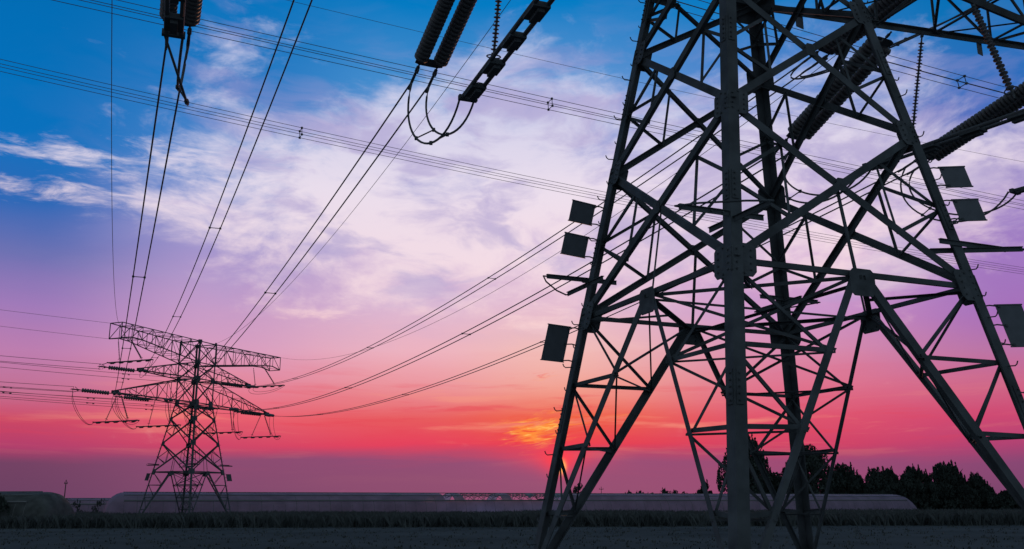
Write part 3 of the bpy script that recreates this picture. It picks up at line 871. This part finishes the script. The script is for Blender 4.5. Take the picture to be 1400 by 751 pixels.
ccol = node('ShaderNodeValToRGB'); NL.new(t, ccol.inputs[0]); e_ = ccol.color_ramp.elements
e_[0].position = .20; e_[0].color = lin((255, 200, 190)); e_[1].position = .30; e_[1].color = lin((250, 222, 226))
e2 = ccol.color_ramp.elements.new(.44); e2.color = lin((244, 230, 240)); e2 = ccol.color_ramp.elements.new(.6); e2.color = lin((206, 208, 236))
sky = mixc(m('MULTIPLY', m1, .85), base, ccol.outputs[0])
sky = mixc(m('MULTIPLY', m2, .9), sky, ccol.outputs[0])
# darker mottling in the main cloud
n3 = noise(comb(m('MULTIPLY', cx, .8), m('MULTIPLY', cy, 1.25), 2.), 1.15, 8, .56, .2)
mott = m('MULTIPLY', sstep(n3, .46, .64), m('MINIMUM', soft, 1.))
sky = mixc(m('MULTIPLY', mott, .66), sky, lin((172, 160, 208)))
# long red and peach bands of the afterglow
nb = noise(comb(m('ADD', m('MULTIPLY', az, .085), m('MULTIPLY', sw.outputs[0], .5)), m('MULTIPLY', elw, 1.15), 6.), 1.0, 7, .60, .25)
win = blobs([(-1., 5.4, 13., 1.5, 1.0), (17., 4.6, 8., 1.0, .7), (-22., 4.6, 7., .9, .5)])
sky = mixc(m('MULTIPLY', m('MULTIPLY', sstep(nb, .52, .68), win), .62), sky, lin((228, 62, 84)))
sky = mixc(m('MULTIPLY', m('MULTIPLY', sstep(m('SUBTRACT', 1., nb), .52, .68), win), .45), sky, lin((248, 158, 132)))
# burning cloud next to the setting sun
fire = blobs([(1.3, 4.1, 1.25, .55, 1.0), (1.5, 7.7, 1.0, .2, .5), (3.6, 5.0, 2.6, .7, .42)])
n4 = noise(comb(m('MULTIPLY', az, .45), m('ADD', m('MULTIPLY', el, 2.9), m('MULTIPLY', az, -.35)), 7.), 1.15, 7, .6, .8)
fm = m('MULTIPLY', sstep(m('ADD', n4, m('MULTIPLY', fire, .34)), .60, .88), m('MINIMUM', m('MULTIPLY', fire, 1.6), 1.))
sky = mixc(m('MULTIPLY', fm, .92), sky, lin((255, 146, 56)))
n7 = noise(comb(m('MULTIPLY', az, .7), m('ADD', m('MULTIPLY', el, 4.2), m('MULTIPLY', az, -.5)), 2.), 1.1, 6, .6, .6)
sky = mixc(m('MULTIPLY', m('MULTIPLY', fm, sstep(n7, .50, .62)), .75), sky, lin((255, 204, 104)))
sky = mixc(m('MULTIPLY', m('MULTIPLY', m('MINIMUM', fire, 1.), sstep(m('SUBTRACT', 1., n7), .53, .64)), .7), sky, lin((236, 52, 52)))
redg = m('MINIMUM', blobs([(2.6, 3.0, 1.9, .55, .75), (2.8, 2.4, .7, .5, .6)]), 1.)
sky = mixc(redg, sky, lin((246, 62, 84)))
disc = m('MINIMUM', blobs([(2.93, 2.25, .15, .22, 1.8)]), 1.)
sky = mixc(disc, sky, (1.6, .62, .16, 1.))
# away from the sunset the sky is a dim blue dusk
front = m('SUBTRACT', 1., sstep(m('ABSOLUTE', az), 33., 66.))
high = m('SUBTRACT', 1., sstep(el, 36., 70.))
BACK = (.135, .185, .235, 1.)
sky = mixc(m('MULTIPLY', front, high), BACK, sky)
SUN_EL, SUN_AZ = D2R(2.4), D2R(2.75)
nish = node('ShaderNodeTexSky', sky_type='NISHITA'); nish.sun_disc = False
nish.sun_elevation = SUN_EL; nish.sun_rotation = SUN_AZ
bg = node('ShaderNodeBackground'); NL.new(sky, bg.inputs['Color']); bg.inputs['Strength'].default_value = 1.
bg2 = node('ShaderNodeBackground'); NL.new(nish.outputs[0], bg2.inputs['Color']); bg2.inputs['Strength'].default_value = .0006
ad = node('ShaderNodeAddShader'); NL.new(bg.outputs[0], ad.inputs[0]); NL.new(bg2.outputs[0], ad.inputs[1])
out = node('ShaderNodeOutputWorld'); NL.new(ad.outputs[0], out.inputs['Surface'])

sd = bpy.data.lights.new('sun', 'SUN'); sd.energy = .25; sd.angle = D2R(.6); sd.color = (1., .45, .22)
so = bpy.data.objects.new('sun', sd); col.objects.link(so)
ray = Vector((math.sin(SUN_AZ) * math.cos(SUN_EL), math.cos(SUN_AZ) * math.cos(SUN_EL), math.sin(SUN_EL)))
so.rotation_euler = (-ray).to_track_quat('-Z', 'Y').to_euler()

# ------------------------------------------------------------------ camera and view
cd = bpy.data.cameras.new('camera'); cd.sensor_width = 36.; cd.sensor_fit = 'HORIZONTAL'; cd.lens = 1278.186 / 1400 * 36; cd.clip_end = 9000; cd.clip_start = .1
co = bpy.data.objects.new('camera', cd); col.objects.link(co)
co.matrix_world = Matrix.Translation((0, 0, 1.6)) @ (Matrix.Rotation(math.pi / 2 + .2424, 4, 'X') @ Matrix.Rotation(-.00319, 4, 'Z'))
scene.camera = co
vs = scene.view_settings
vs.view_transform = 'Standard'; vs.look = 'None'; vs.exposure = 0.; vs.gamma = 1.; vs.use_curve_mapping = False
scene.cycles.max_bounces = 4
